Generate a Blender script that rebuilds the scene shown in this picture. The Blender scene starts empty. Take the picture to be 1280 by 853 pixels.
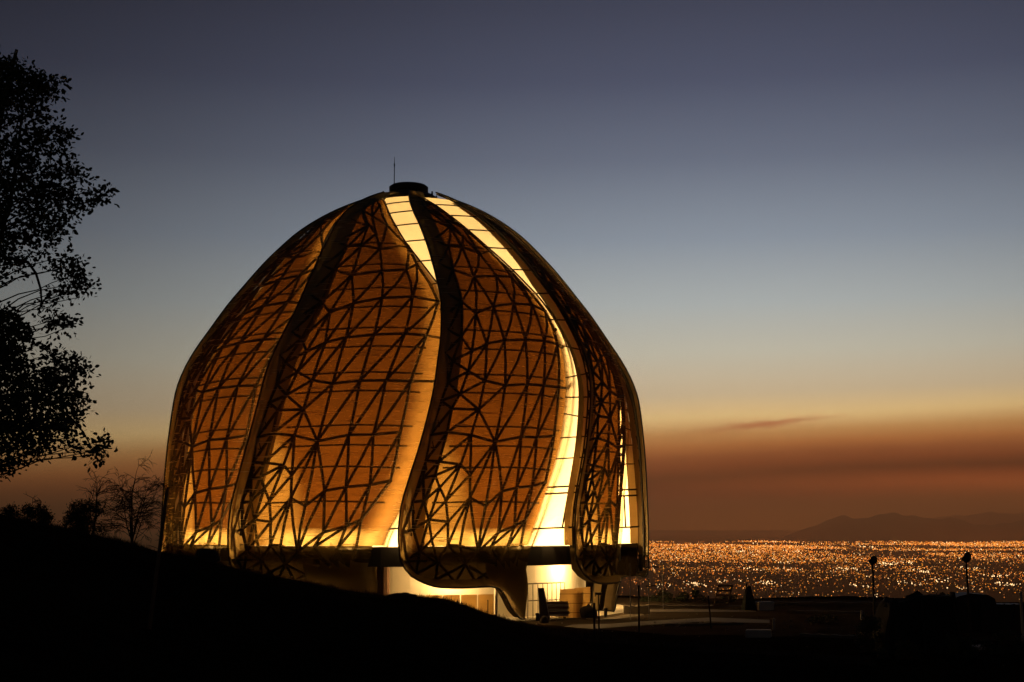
import bpy, bmesh, math, random
import numpy as np
from mathutils import Vector, Matrix
R_ = math.radians
rng = random.Random(7)
nrg = np.random.default_rng(11)

def lin(r, g, b):
    f = lambda c: (c/255)/12.92 if c/255 <= .04045 else ((c/255+.055)/1.055)**2.4
    return (f(r), f(g), f(b), 1.0)

sc = bpy.context.scene
COL = sc.collection
# ------------------------------------------------------------------ camera
CAM_H = 5.6
PITCH = R_(7.324)
cam_d = bpy.data.cameras.new('camera')
cam_d.lens = 50; cam_d.sensor_width = 36; cam_d.sensor_fit = 'HORIZONTAL'
cam_d.clip_start = 0.1; cam_d.clip_end = 200000
cam = bpy.data.objects.new('camera', cam_d); COL.objects.link(cam)
cam.location = (0, 0, CAM_H)
cam.rotation_euler = (R_(90) + PITCH, 0, 0)
sc.camera = cam
# ------------------------------------------------------------------ world: dusk sky
w = bpy.data.worlds.new('World'); sc.world = w; w.use_nodes = True
nt = w.node_tree; nt.nodes.clear()
def nd(t, **k):
    n = nt.nodes.new(t)
    for a, b in k.items(): setattr(n, a, b)
    return n
def mth(op, a, b=None, c=None, clamp=False):
    n = nd('ShaderNodeMath', operation=op, use_clamp=clamp)
    for i, v in enumerate((a, b, c)):
        if v is None: continue
        if isinstance(v, (int, float)): n.inputs[i].default_value = v
        else: nt.links.new(v, n.inputs[i])
    return n.outputs[0]
def sky_mix(fac, a, b, mode='MIX'):
    n = nd('ShaderNodeMix', data_type='RGBA', blend_type=mode)
    for s, v in ((n.inputs[0], fac), (n.inputs[6], a), (n.inputs[7], b)):
        if isinstance(v, (int, float, tuple)): s.default_value = v
        else: nt.links.new(v, s)
    return n.outputs[2]
tc = nd('ShaderNodeTexCoord'); sp = nd('ShaderNodeSeparateXYZ')
nt.links.new(tc.outputs['Generated'], sp.inputs[0])
DEG = 180/math.pi
el = mth('MULTIPLY', mth('ARCSINE', sp.outputs[2]), DEG)
az = mth('MULTIPLY', mth('ARCTAN2', sp.outputs[0], sp.outputs[1]), DEG)
cmb = nd('ShaderNodeCombineXYZ')
nt.links.new(mth('MULTIPLY', az, .09), cmb.inputs[0]); nt.links.new(mth('MULTIPLY', el, .55), cmb.inputs[1])
nz = nd('ShaderNodeTexNoise'); nz.inputs['Scale'].default_value = 1.0; nz.inputs['Detail'].default_value = 4
nt.links.new(cmb.outputs[0], nz.inputs['Vector'])
wob = mth('MULTIPLY', mth('SUBTRACT', nz.outputs['Fac'], .5), .8)
low = mth('SUBTRACT', 1.0, mth('MULTIPLY', el, 1/9.0), clamp=True)     # the smoke layer lies low
elw = mth('ADD', mth('SUBTRACT', el, mth('MULTIPLY', mth('MULTIPLY', mth('SUBTRACT', az, 11.5), .055), low)), mth('MULTIPLY', wob, low))
elw = mth('MULTIPLY_ADD', elw, 1/32.0, 4/32.0)
ramp = nd('ShaderNodeValToRGB'); nt.links.new(elw, ramp.inputs[0])
def deg(y): return math.degrees(PITCH + math.atan((426.5-y)/1777.8))
SKY = [(700,(92,56,31)),(660,(100,60,33)),(640,(104,61,33)),(617,(107,57,30)),(592,(103,56,31)),(580,(112,63,36)),(568,(128,74,42)),(556,(152,93,52)),
       (540,(174,122,72)),(520,(190,152,102)),(492,(197,173,136)),(442,(186,178,158)),(382,(168,171,167)),(302,(139,147,156)),(202,(107,113,128)),(104,(82,86,104)),(12,(67,70,87)),(-140,(46,50,66))]
cr = ramp.color_ramp
while len(cr.elements) < len(SKY): cr.elements.new(.5)
for e, (y, c) in zip(cr.elements, SKY):
    e.position = (deg(y)+4)/32.0
GAIN = [[1.466, 1.568, 0.906], [4.177, 3.491, 1.694], [3.335, 2.412, 1.188], [1.907, 0.761, 0.5], [0.839, 0.536, 0.5], [1.717, 1.241, 1.0], [1.821, 1.627, 1.407], [1.933, 1.953, 1.724], [1.805, 1.926, 1.897], [2.06, 2.288, 2.306], [1.402, 1.468, 1.562], [1.317, 1.386, 1.441], [1.196, 1.261, 1.318], [1.083, 1.14, 1.195], [0.985, 1.057, 1.111], [0.913, 0.992, 1.064], [0.934, 0.999, 1.049], [0.934, 0.999, 1.049]]
for i, (e, (y, c)) in enumerate(zip(cr.elements, SKY)): e.color = tuple(v*k for v, k in zip(lin(*c)[:3], GAIN[i]))+(1,)
# brightest to the right of the temple, falling off towards the night side behind
da = mth('SUBTRACT', az, 9.0)
fall = mth('ADD', .15, mth('MULTIPLY', .85, mth('POWER', 2.718, mth('MULTIPLY', mth('MULTIPLY', mth('MULTIPLY', da, da), -1/620.0), mth('MULTIPLY_ADD', low, -.5, 1.0)))))
skyc = sky_mix(1.0, ramp.outputs[0], fall, 'MULTIPLY')
# a dull red afterglow seam under the smoke on the right
g = mth('POWER', 2.718, mth('MULTIPLY', mth('POWER', mth('ADD', mth('MULTIPLY', mth('SUBTRACT', el, 1.55), 1.0), mth('MULTIPLY', wob, .4)), 2.0), -6.0))
g = mth('MULTIPLY', g, mth('MULTIPLY', mth('SUBTRACT', az, 5.0), 1/16.0, clamp=True))
skyc = sky_mix(mth('MULTIPLY', g, .9), skyc, lin(205,98,44))
# one thin streak of cloud
cl = nd('ShaderNodeTexNoise'); cl.inputs['Scale'].default_value = 1.0; cl.inputs['Detail'].default_value = 6
cm2 = nd('ShaderNodeCombineXYZ')
nt.links.new(mth('MULTIPLY', az, 1.1), cm2.inputs[0]); nt.links.new(mth('MULTIPLY', el, 5.0), cm2.inputs[1])
nt.links.new(cm2.outputs[0], cl.inputs['Vector'])
ca = mth('SUBTRACT', az, 10.15); 
ce = mth('SUBTRACT', mth('SUBTRACT', el, 3.93), mth('MULTIPLY', ca, .105))
cw = mth('MULTIPLY_ADD', ca, -.03, .16)
q = mth('ADD', mth('POWER', mth('DIVIDE', ca, 2.35), 2.0), mth('POWER', mth('DIVIDE', ce, mth('MAXIMUM', mth('ADD', cw, mth('MULTIPLY', mth('SUBTRACT', cl.outputs['Fac'], .5), .5)), .02)), 2.0))
cf = mth('MULTIPLY', mth('POWER', 2.718, mth('MULTIPLY', q, -1.2)), 1.0)
skyc = sky_mix(cf, skyc, (.72,.46,.47,1), 'MULTIPLY')
bg = nd('ShaderNodeBackground'); bg.inputs['Strength'].default_value = 1.0
nt.links.new(skyc, bg.inputs['Color'])
wo = nd('ShaderNodeOutputWorld'); nt.links.new(bg.outputs[0], wo.inputs['Surface'])
# ------------------------------------------------------------------ exposure and render settings
vs = sc.view_settings
vs.view_transform = 'Standard'; vs.look = 'None'; vs.exposure = 0; vs.gamma = 1; vs.use_curve_mapping = False
cy = sc.cycles
cy.max_bounces = 8; cy.diffuse_bounces = 4; cy.glossy_bounces = 2; cy.transmission_bounces = 4
cy.transparent_max_bounces = 24; cy.volume_bounces = 0
cy.sample_clamp_indirect = 6.0; cy.caustics_reflective = False; cy.caustics_refractive = False
cy.use_denoising = True

# ------------------------------------------------------------------ helpers
def mat(name): 
    m = bpy.data.materials.new(name); m.use_nodes = True
    return m, m.node_tree, m.node_tree.nodes, m.node_tree.links
def simple(name, col, rough=.8, var=.35, scale=3.0, bump=0.0, metal=0.0, spec=.3):
    m, t, n, l = mat(name); b = n['Principled BSDF']
    b.inputs['Roughness'].default_value = rough; b.inputs['Metallic'].default_value = metal
    b.inputs['Specular IOR Level'].default_value = spec
    tx = n.new('ShaderNodeTexCoord'); ns = n.new('ShaderNodeTexNoise')
    ns.inputs['Scale'].default_value = scale; ns.inputs['Detail'].default_value = 6
    l.new(tx.outputs['Object'], ns.inputs['Vector'])
    mx = n.new('ShaderNodeMix'); mx.data_type = 'RGBA'
    mx.inputs[6].default_value = tuple(c*(1-var) for c in col)+(1,)
    mx.inputs[7].default_value = tuple(min(1, c*(1+var)) for c in col)+(1,)
    l.new(ns.outputs['Fac'], mx.inputs[0]); l.new(mx.outputs[2], b.inputs['Base Color'])
    if bump:
        bp = n.new('ShaderNodeBump'); bp.inputs['Strength'].default_value = bump
        l.new(ns.outputs['Fac'], bp.inputs['Height']); l.new(bp.outputs[0], b.inputs['Normal'])
    return m
class MB:
    """vertices and faces of ONE mesh object"""
    def __init__(s): s.v = []; s.f = []
    def add(s, vs, fs):
        o = len(s.v); s.v += [tuple(p) for p in vs]; s.f += [tuple(i+o for i in q) for q in fs]
    def box(s, x0, x1, y0, y1, z0, z1):
        s.add([(x0,y0,z0),(x1,y0,z0),(x1,y1,z0),(x0,y1,z0),(x0,y0,z1),(x1,y0,z1),(x1,y1,z1),(x0,y1,z1)],
              [(3,2,1,0),(4,5,6,7),(0,1,5,4),(1,2,6,5),(2,3,7,6),(3,0,4,7)])
    def tube(s, pts, rads, n=6, cap=True):
        pts = [Vector(p) for p in pts]
        if isinstance(rads, (int, float)): rads = [rads]*len(pts)
        o = len(s.v); ref = None
        for i, p in enumerate(pts):
            d = (pts[min(i+1, len(pts)-1)] - pts[max(i-1, 0)])
            d = d.normalized() if d.length > 1e-9 else Vector((0,0,1))
            if ref is None: ref = d.orthogonal().normalized()
            a = (ref - d*ref.dot(d)); a = a.normalized() if a.length > 1e-6 else d.orthogonal().normalized()
            ref = a; b = d.cross(a)
            for k in range(n):
                t = 2*math.pi*k/n
                s.v.append(tuple(p + (a*math.cos(t) + b*math.sin(t))*rads[i]))
        for i in range(len(pts)-1):
            for k in range(n):
                k2 = (k+1) % n
                s.f.append((o+i*n+k, o+i*n+k2, o+(i+1)*n+k2, o+(i+1)*n+k))
        if cap:
            s.f.append(tuple(o+k for k in reversed(range(n)))); e = o+(len(pts)-1)*n
            s.f.append(tuple(e+k for k in range(n)))
    def lathe(s, prof, n=48, c=(0,0,0)):
        o = len(s.v)
        for r, z in prof:
            for k in range(n):
                t = 2*math.pi*k/n; s.v.append((c[0]+r*math.cos(t), c[1]+r*math.sin(t), c[2]+z))
        for i in range(len(prof)-1):
            for k in range(n):
                k2 = (k+1) % n; s.f.append((o+i*n+k, o+i*n+k2, o+(i+1)*n+k2, o+(i+1)*n+k))
    def blob(s, c, r, seed=0, amp=.25, nu=12, nv=8):
        q = random.Random(seed); ph = [q.uniform(0, 6) for _ in range(6)]; o = len(s.v)
        for i in range(nv+1):
            a = math.pi*i/nv
            for k in range(nu):
                t = 2*math.pi*k/nu
                d = 1 + amp*(math.sin(2*t+ph[0]+a)*.5 + math.sin(3*t+ph[1]-2*a)*.35 + math.sin(5*a+ph[2])*.25)
                s.v.append((c[0]+r[0]*d*math.sin(a)*math.cos(t), c[1]+r[1]*d*math.sin(a)*math.sin(t), c[2]+r[2]*d*math.cos(a)))
        for i in range(nv):
            for k in range(nu):
                k2 = (k+1) % nu; s.f.append((o+i*nu+k, o+(i+1)*nu+k, o+(i+1)*nu+k2, o+i*nu+k2))
    def build(s, name, m, parent=None, smooth=False, loc=None):
        me = bpy.data.meshes.new(name); me.from_pydata(s.v, [], s.f); me.validate(); me.update()
        me.materials.append(m)
        if smooth: me.polygons.foreach_set('use_smooth', [True]*len(me.polygons))
        o = bpy.data.objects.new(name, me); COL.objects.link(o)
        if parent: o.parent = parent
        if loc: o.location = loc
        return o
def tag(o, label=None, cat=None, group=None, kind=None):
    if label: o['label'] = label
    if cat: o['category'] = cat
    if group: o['group'] = group
    if kind: o['kind'] = kind
    return o
def empty(name, loc=(0,0,0), rz=0):
    o = bpy.data.objects.new(name, None); COL.objects.link(o)
    o.location = loc; o.rotation_euler = (0,0,rz); o.empty_display_size = .3
    return o
def copy_tree(o, parent=None):
    c = o.copy(); COL.objects.link(c); c.parent = parent
    for ch in list(o.children): copy_tree(ch, c)
    return c
def pchip(xs, ys):
    xs = np.array(xs, float); ys = np.array(ys, float); h = np.diff(xs); d = np.diff(ys)/h
    m = np.zeros_like(xs); m[0] = d[0]; m[-1] = d[-1]
    for i in range(1, len(xs)-1):
        if d[i-1]*d[i] > 0:
            w1 = 2*h[i]+h[i-1]; w2 = h[i]+2*h[i-1]; m[i] = (w1+w2)/(w1/d[i-1]+w2/d[i])
    def fn(x):
        x = min(max(x, xs[0]), xs[-1]); i = min(max(int(np.searchsorted(xs, x))-1, 0), len(xs)-2)
        t = (x-xs[i])/h[i]
        return (1+2*t)*(1-t)**2*ys[i]+t*(1-t)**2*h[i]*m[i]+t*t*(3-2*t)*ys[i+1]+t*t*(t-1)*h[i]*m[i+1]
    return fn
def ss(a, b, x):
    t = min(max((x-a)/(b-a), 0), 1); return t*t*(3-2*t)
cp, sn = math.cos(PITCH), math.sin(PITCH)
def at(px, py, Y):
    """world point at depth Y seen at pixel (px, py) of the 1280-wide photograph; used to survey real positions"""
    a, b = (px-640)/1777.8, -(py-426.5)/1777.8
    dy, dz = cp-sn*b, sn+cp*b
    return Vector((a/dy*Y, Y, CAM_H + dz/dy*Y))
def gnd(px, py, z=0.0):
    a, b = (px-640)/1777.8, -(py-426.5)/1777.8
    Y = (z-CAM_H)*(cp-sn*b)/(sn+cp*b)
    return at(px, py, Y)
# ------------------------------------------------------------------ terrain
CREST = [(-180,6.8),(-90,8.5),(-40,8.2)]
for px, py, dc in [(-120,600,62),(0,643,62),(60,655,62),(100,665,63),(150,676,64),(200,690,66),(250,697,67),(300,712,68),(350,722,69),(400,730,70),(450,741,70),
               (480,746,71),(520,748,71),(550,750,71),(580,757,71),(610,768,72),(640,778,72),(680,788,71),(720,797,69),(760,803,67),(850,812,62),(1000,822,55),(1280,836,46)]:
    p = at(px, py, dc); CREST.append((math.degrees(math.atan2(p.x, p.y)), p.z))
CREST += [(32,.9),(90,2.5),(180,6.8)]
DC = [(-180,60),(-25,62),(-19,62),(-10,68),(-4,71),(0,72),(4,67),(12,55),(20,46),(35,42),(180,60)]
ca_, cz_ = [c[0] for c in CREST], [c[1] for c in CREST]
da_, dd_ = [c[0] for c in DC], [c[1] for c in DC]
PHI = [(i*1.7+.3, i*2.3+1, .35*1.75**i, .12/1.5**i) for i in range(6)]
def bumps(x, y):
    s = 0
    for a, b, f, am in PHI: s += .6*am*math.sin(x*f+a+1.3*math.sin(y*f*.7+b))*math.sin(y*f*.9+b)
    return s
def ground_z(x, y):
    d = math.hypot(x, y); a = math.degrees(math.atan2(x, y))
    dc = float(np.interp(a, da_, dd_)); zc = float(np.interp(a, ca_, cz_))
    side = ss(33, 60, abs(a))                      # off to the sides the hillside just goes on
    if d < dc: z = 4.0+(zc-4.0)*(d/dc)
    else: z = zc*(1-ss(dc, dc+11, d))*(1-side) + zc*side
    k = ss(2, 20, d)*(1-ss(dc-1, dc+6, d)*(1-side))
    z += bumps(x, y)*k*.9
    e = 113 + 3*math.sin(a*.6)
    if d > e: z += -min((d-e)*.42, 300+z)
    return z
angs = sorted(set([round(-180+2.5*i, 3) for i in range(145)] + [round(-26+.13*i, 3) for i in range(401)]))[:-1]
rads = [0.0+.5+i*1.1 for i in range(112)] + list(125*np.exp(np.linspace(0, math.log(560), 46)))
gm = MB(); NA = len(angs)
gm.v.append((0,0,4.0))
for r in rads:
    for a in angs:
        x, y = r*math.sin(R_(a)), r*math.cos(R_(a)); gm.v.append((x, y, ground_z(x, y)))
for k in range(NA): gm.f.append((0, 1+(k+1)%NA, 1+k))
for i in range(len(rads)-1):
    for k in range(NA):
        k2 = (k+1) % NA
        gm.f.append((1+i*NA+k, 1+i*NA+k2, 1+(i+1)*NA+k2, 1+(i+1)*NA+k))
m, t, n, l = mat('earth'); b = n['Principled BSDF']; b.inputs['Roughness'].default_value = .95; b.inputs['Specular IOR Level'].default_value = 0
tx = n.new('ShaderNodeTexCoord')
def noise(t, sc_, det=6):
    q = t.nodes.new('ShaderNodeTexNoise'); q.inputs['Scale'].default_value = sc_; q.inputs['Detail'].default_value = det
    t.links.new(tx.outputs['Object'], q.inputs['Vector']); return q
n1, n2 = noise(t, .12), noise(t, 2.2)
ad = n.new('ShaderNodeMath'); ad.operation = 'MULTIPLY_ADD'; ad.inputs[1].default_value = .5
l.new(n2.outputs['Fac'], ad.inputs[0])
hf = n.new('ShaderNodeMath'); hf.operation = 'MULTIPLY'; hf.inputs[1].default_value = .5; l.new(n1.outputs['Fac'], hf.inputs[0]); l.new(hf.outputs[0], ad.inputs[2])
rp = n.new('ShaderNodeValToRGB'); l.new(ad.outputs[0], rp.inputs[0])
rp.color_ramp.elements[0].position = .3; rp.color_ramp.elements[0].color = (.0045,.0035,.0025,1)
rp.color_ramp.elements[1].position = .7; rp.color_ramp.elements[1].color = (.018,.0135,.009,1)
l.new(rp.outputs[0], b.inputs['Base Color'])
bp = n.new('ShaderNodeBump'); bp.inputs['Strength'].default_value = .6; bp.inputs['Distance'].default_value = .15
l.new(n2.outputs['Fac'], bp.inputs['Height']); l.new(bp.outputs[0], b.inputs['Normal'])
tag(gm.build('ground', m, smooth=True), kind='structure')

# ------------------------------------------------------------------ materials of the temple
M = {}
M['steel'] = simple('dark_steel', (.016,.013,.010), .6, .3, 2)
M['dark'] = simple('dark_fascia', (.014,.011,.009), .7, .3, 1)
M['concrete'] = simple('pale_concrete', (.42,.38,.31), .8, .2, 1.5)
M['white'] = simple('white_plaster', (.74,.69,.58), .8, .06, 1.0)
M['brown'] = simple('brown_column', (.16,.075,.035), .7, .25, 2)
M['beige'] = simple('beige_panel', (.5,.42,.29), .7, .15, 1.2)
def shell_mat(name, tcol, transp, streak):
    m, t, n, l = mat(name); n.remove(n['Principled BSDF']); out = n['Material Output']
    tx = n.new('ShaderNodeTexCoord'); mp = n.new('ShaderNodeMapping'); l.new(tx.outputs['Object'], mp.inputs[0])
    mp.inputs['Scale'].default_value = (.35,.35,3.2)
    ns = n.new('ShaderNodeTexNoise'); ns.inputs['Scale'].default_value = 1.0; ns.inputs['Detail'].default_value = 8; ns.inputs['Roughness'].default_value = .62
    l.new(mp.outputs[0], ns.inputs['Vector'])
    rp = n.new('ShaderNodeValToRGB'); l.new(ns.outputs['Fac'], rp.inputs[0])
    rp.color_ramp.elements[0].position = .32; rp.color_ramp.elements[0].color = tuple(c*(1-streak) for c in tcol)+(1,)
    rp.color_ramp.elements[1].position = .7; rp.color_ramp.elements[1].color = tcol+(1,)
    # fine sparkle lines in the cast glass
    mp2 = n.new('ShaderNodeMapping'); l.new(tx.outputs['Object'], mp2.inputs[0]); mp2.inputs['Scale'].default_value = (.8,.8,13)
    n3 = n.new('ShaderNodeTexNoise'); n3.inputs['Scale'].default_value = 1.0; n3.inputs['Detail'].default_value = 5
    l.new(mp2.outputs[0], n3.inputs['Vector'])
    tr = n.new('ShaderNodeBsdfTranslucent'); l.new(rp.outputs[0], tr.inputs['Color'])
    df = n.new('ShaderNodeBsdfDiffuse'); df.inputs['Color'].default_value = tuple(c*.5 if max(tcol) < 1 else .10*c for c in tcol)+(1,)
    m1 = n.new('ShaderNodeMixShader'); m1.inputs[0].default_value = .25; l.new(tr.outputs[0], m1.inputs[1]); l.new(df.outputs[0], m1.inputs[2])
    if transp <= 0: l.new(m1.outputs[0], out.inputs['Surface']); return m
    tp = n.new('ShaderNodeBsdfTransparent'); tp.inputs['Color'].default_value = (1,.93,.80,1)
    mr = n.new('ShaderNodeMapRange'); mr.inputs['From Min'].default_value = .60; mr.inputs['From Max'].default_value = .68
    mr.inputs['To Min'].default_value = transp; mr.inputs['To Max'].default_value = transp*.15
    l.new(n3.outputs['Fac'], mr.inputs['Value'])
    m2 = n.new('ShaderNodeMixShader'); l.new(mr.outputs[0], m2.inputs[0]); l.new(m1.outputs[0], m2.inputs[1]); l.new(tp.outputs[0], m2.inputs[2])
    l.new(m2.outputs[0], out.inputs['Surface'])
    return m
M['cast_glass'] = shell_mat('cast_glass', (.80,.70,.48), .80, .14)
M['marble'] = shell_mat('amber_marble', (1.0,1.0,1.0), 0, .30)
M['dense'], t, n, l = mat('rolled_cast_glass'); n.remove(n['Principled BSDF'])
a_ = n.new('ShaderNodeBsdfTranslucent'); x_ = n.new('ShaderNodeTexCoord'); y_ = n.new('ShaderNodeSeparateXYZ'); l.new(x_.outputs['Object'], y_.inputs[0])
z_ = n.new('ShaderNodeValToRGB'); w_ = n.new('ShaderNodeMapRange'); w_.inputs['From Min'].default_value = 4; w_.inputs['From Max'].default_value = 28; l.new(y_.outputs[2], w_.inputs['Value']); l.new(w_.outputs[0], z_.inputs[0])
z_.color_ramp.elements[0].position = .0; z_.color_ramp.elements[0].color = (.52,.38,.155,1); z_.color_ramp.elements[1].position = 1; z_.color_ramp.elements[1].color = (.03,.024,.012,1)  # paler low, darker high: a glow fading upward, painted into the translucent colour
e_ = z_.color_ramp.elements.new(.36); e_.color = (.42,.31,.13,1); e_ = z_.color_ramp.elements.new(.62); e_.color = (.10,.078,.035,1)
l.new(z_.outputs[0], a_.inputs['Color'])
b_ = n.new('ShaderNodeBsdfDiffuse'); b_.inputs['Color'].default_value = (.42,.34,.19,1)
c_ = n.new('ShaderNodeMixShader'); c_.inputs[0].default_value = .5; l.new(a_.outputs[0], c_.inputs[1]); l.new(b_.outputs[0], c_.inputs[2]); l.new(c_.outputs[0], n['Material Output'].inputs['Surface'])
M['baffle_skin'] = shell_mat('baffle_skin', (.012,.008,.003), 0, .25)  # dim skin of the added baffle behind the lower wing
M['solid_glass'] = shell_mat('solid_cast_glass', (.20,.145,.07), 0, .2)
M['skirt'] = shell_mat('skirt_glass', (.13,.10,.05), .5, .2)
M['pane'] = shell_mat('frosted_pane', (.93,.88,.76), .06, .06)

# ------------------------------------------------------------------ the temple
TC = (-7.05, 97.0, 0.0)
Rz=pchip([-1,0,2,5,8,10,12,14,15,16,17,18,19,20,21,22,23,24,25,26,27,27.6,28.2],[15.6,15.8,15.95,16.0,15.92,15.85,15.72,15.5,15.22,14.8,14.25,13.6,12.95,12.25,11.45,10.65,9.8,8.85,7.85,6.6,5.0,3.75,2.25])
FL=pchip([0,2.2,2.7,3.5,5,6.4,8,10,11.8,13.3,15,16.9,19,20.7,22.7,24.6,25.6,27,28.3],[5.2,4.7,3.4,2.8,2.3,2.7,4.2,6.4,8.1,9.3,10.3,11.5,12.2,11.6,10.2,7.6,5.4,3,2])
DL=pchip([0,3.4,5,6.5,9,13,18,20,20.7,22.4,23.5,24.1,26.2,27.2,28.3],[-8,-6,-3.5,-.5,1.5,1.8,1.5,.2,-1.4,-6.2,-9.5,-11,-18,-26,-34])
FR=lambda z: FL(z)+40+DL(z)
TK=pchip([0,.3,2,3.4,5,6.5,8,9,11,13,15,17,18,20,22.4,24.6,26,27,28.3],[-3.25,-3.25,-3.2,-2.74,-2.45,-2.58,-2.5,-2.34,-2.0,-1.83,-1.58,-1.25,-1.14,-1.1,-1.0,-1.0,-.9,-.6,-.2])
TS=pchip([0,.45,.55,.67,.88,1,1.1],[0,0,.12,.3,.52,1,1.3])
ZB = pchip([0,.04,.10,.18,.3,.50,.58,.66,.75,.85,1.0],[3.5,2.75,2.25,2.05,2.0,2.05,1.92,1.35,.5,.06,0])
ZTOP = 28.0
def off(u, z): return (.2*min(1, Rz(z)/9))*(1-ss(0,.32,u)) + TK(z)*TS(u)
def cyl(phi, r, z):
    a = R_(phi); return (r*math.sin(a), -r*math.cos(a), z)
def WP(u, z, o=0.0):
    l_ = FL(z); return cyl(l_+u*(FR(z)-l_), Rz(z)+off(u, z)+o, z)
zs = np.linspace(0, ZTOP, 400); rs = np.array([Rz(z) for z in zs])
arc = np.concatenate([[0], np.cumsum(np.hypot(np.diff(zs), np.diff(rs)))])
def zcol(u, q):
    s0 = np.interp(ZB(u), zs, arc); return float(np.interp(s0+(arc[-1]-s0)*q, arc, zs))
def FD(z): return 1.2 + .4*(1-ss(18, 28, z))
def build_wing():
    NU, NT = 44, 70; NW = 9
    mb = MB()
    def pt(c, q):
        if c < NW:                                   # the rolled left edge, turning in towards the glass
            k = 1-c/NW; z = zcol(0, q); D = FD(z)
            rl = .16*math.sin(min(k*3, 1)*math.pi)                 # the small roll of the lip
            return cyl(FL(z)+math.degrees((D*k*.93-rl)/max(Rz(z), 2)), Rz(z)+off(0, z)-D*k*.40, z)
        u = (c-NW)/NU; return WP(u, zcol(u, q))
    nc = NW+NU+1
    for j in range(NT+1):
        for c in range(nc): mb.v.append(pt(c, j/NT))
    for j in range(NT):
        for c in range(nc-1):
            a = j*nc+c; mb.f.append((a, a+1, a+1+nc, a+nc))
    return mb, pt, nc, NT
wing_mb, wing_pt, NC, NT = build_wing()
temple = empty('domed_temple', TC)
tag(temple, 'lit domed temple of nine twisted translucent wings on the hillside', 'temple')
wing = wing_mb.build('wing', M['cast_glass'], temple, smooth=True)
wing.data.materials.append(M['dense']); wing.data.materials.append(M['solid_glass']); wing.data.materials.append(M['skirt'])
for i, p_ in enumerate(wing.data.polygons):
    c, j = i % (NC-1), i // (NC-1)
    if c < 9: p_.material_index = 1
    elif (c > 9+.52*44 and p_.center.z < 3.3) or p_.center.z < ZB(min(1, (c-9)/44))+.3: p_.material_index = 2
    elif p_.center.z < 4.3: p_.material_index = 3
wing['label'] = 'curved translucent wing with its dark steel web glowing amber'
NODES= [(0.433, 22.92), (0.533, 24.52), (0.17, 21.15), (0.332, 20.74), (0.636, 22.67), (0.587, 21.01), (0.803, 21.16), (0.636, 23.84), (1.001, 22.99), (0.269, 22.93), (0.148, 18.9), (0.229, 18.16), (0.37, 18.74), (0.556, 19.09), (0.764, 19.24), (0.945, 19.02), (0.277, 16.2), (0.391, 16.49), (0.546, 16.66), (0.722, 16.76), (0.852, 16.68), (1.02, 16.57), (0.122, 16.53), (0.186, 15.65), (0.083, 15.03), (0.175, 14.43), (0.271, 13.9), (0.39, 13.67), (0.532, 13.83), (0.665, 13.87), (0.798, 13.85), (1.007, 13.94), (0.072, 13.72), (0.036, 15.46), (0.043, 16.93), (0.144, 13.06), (0.262, 12.18), (0.116, 12.19), (0.053, 12.64), (0.122, 10.82), (0.251, 10.68), (0.39, 10.32), (0.543, 10.68), (0.665, 10.71), (0.804, 10.87), (0.039, 10.64), (0.054, 9.17), (0.122, 9.13), (0.239, 8.98), (0.306, 8.39), (0.126, 8.33), (0.07, 8.19), (0.519, 7.47), (0.616, 7.7), (0.735, 7.82), (0.169, 7.65), (0.349, 7.08), (0.225, 6.91), (0.109, 6.89), (0.053, 6.82), (0.837, 8.07), (0.45, 6.61), (0.156, 5.84), (0.08, 5.29), (0.265, 5.71), (0.597, 5.11), (0.71, 5.46), (0.777, 5.85), (0.188, 4.7), (0.118, 4.03), (0.285, 4.4), (0.357, 4.36), (0.474, 4.02), (0.564, 4.28), (0.023, 5.08), (0.702, 4.26), (0.813, 4.16), (0.035, 3.59), (0.078, 2.79), (0.178, 2.47), (0.291, 2.32), (0.421, 2.35), (0.561, 2.36), (0.755, 2.49), (0.224, 3.45), (0.395, 3.3), (0.667, 3.35), (0.091, 23.29), (0.057, 21.49), (0.03, 19.49), (0.024, 17.87)]
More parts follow.
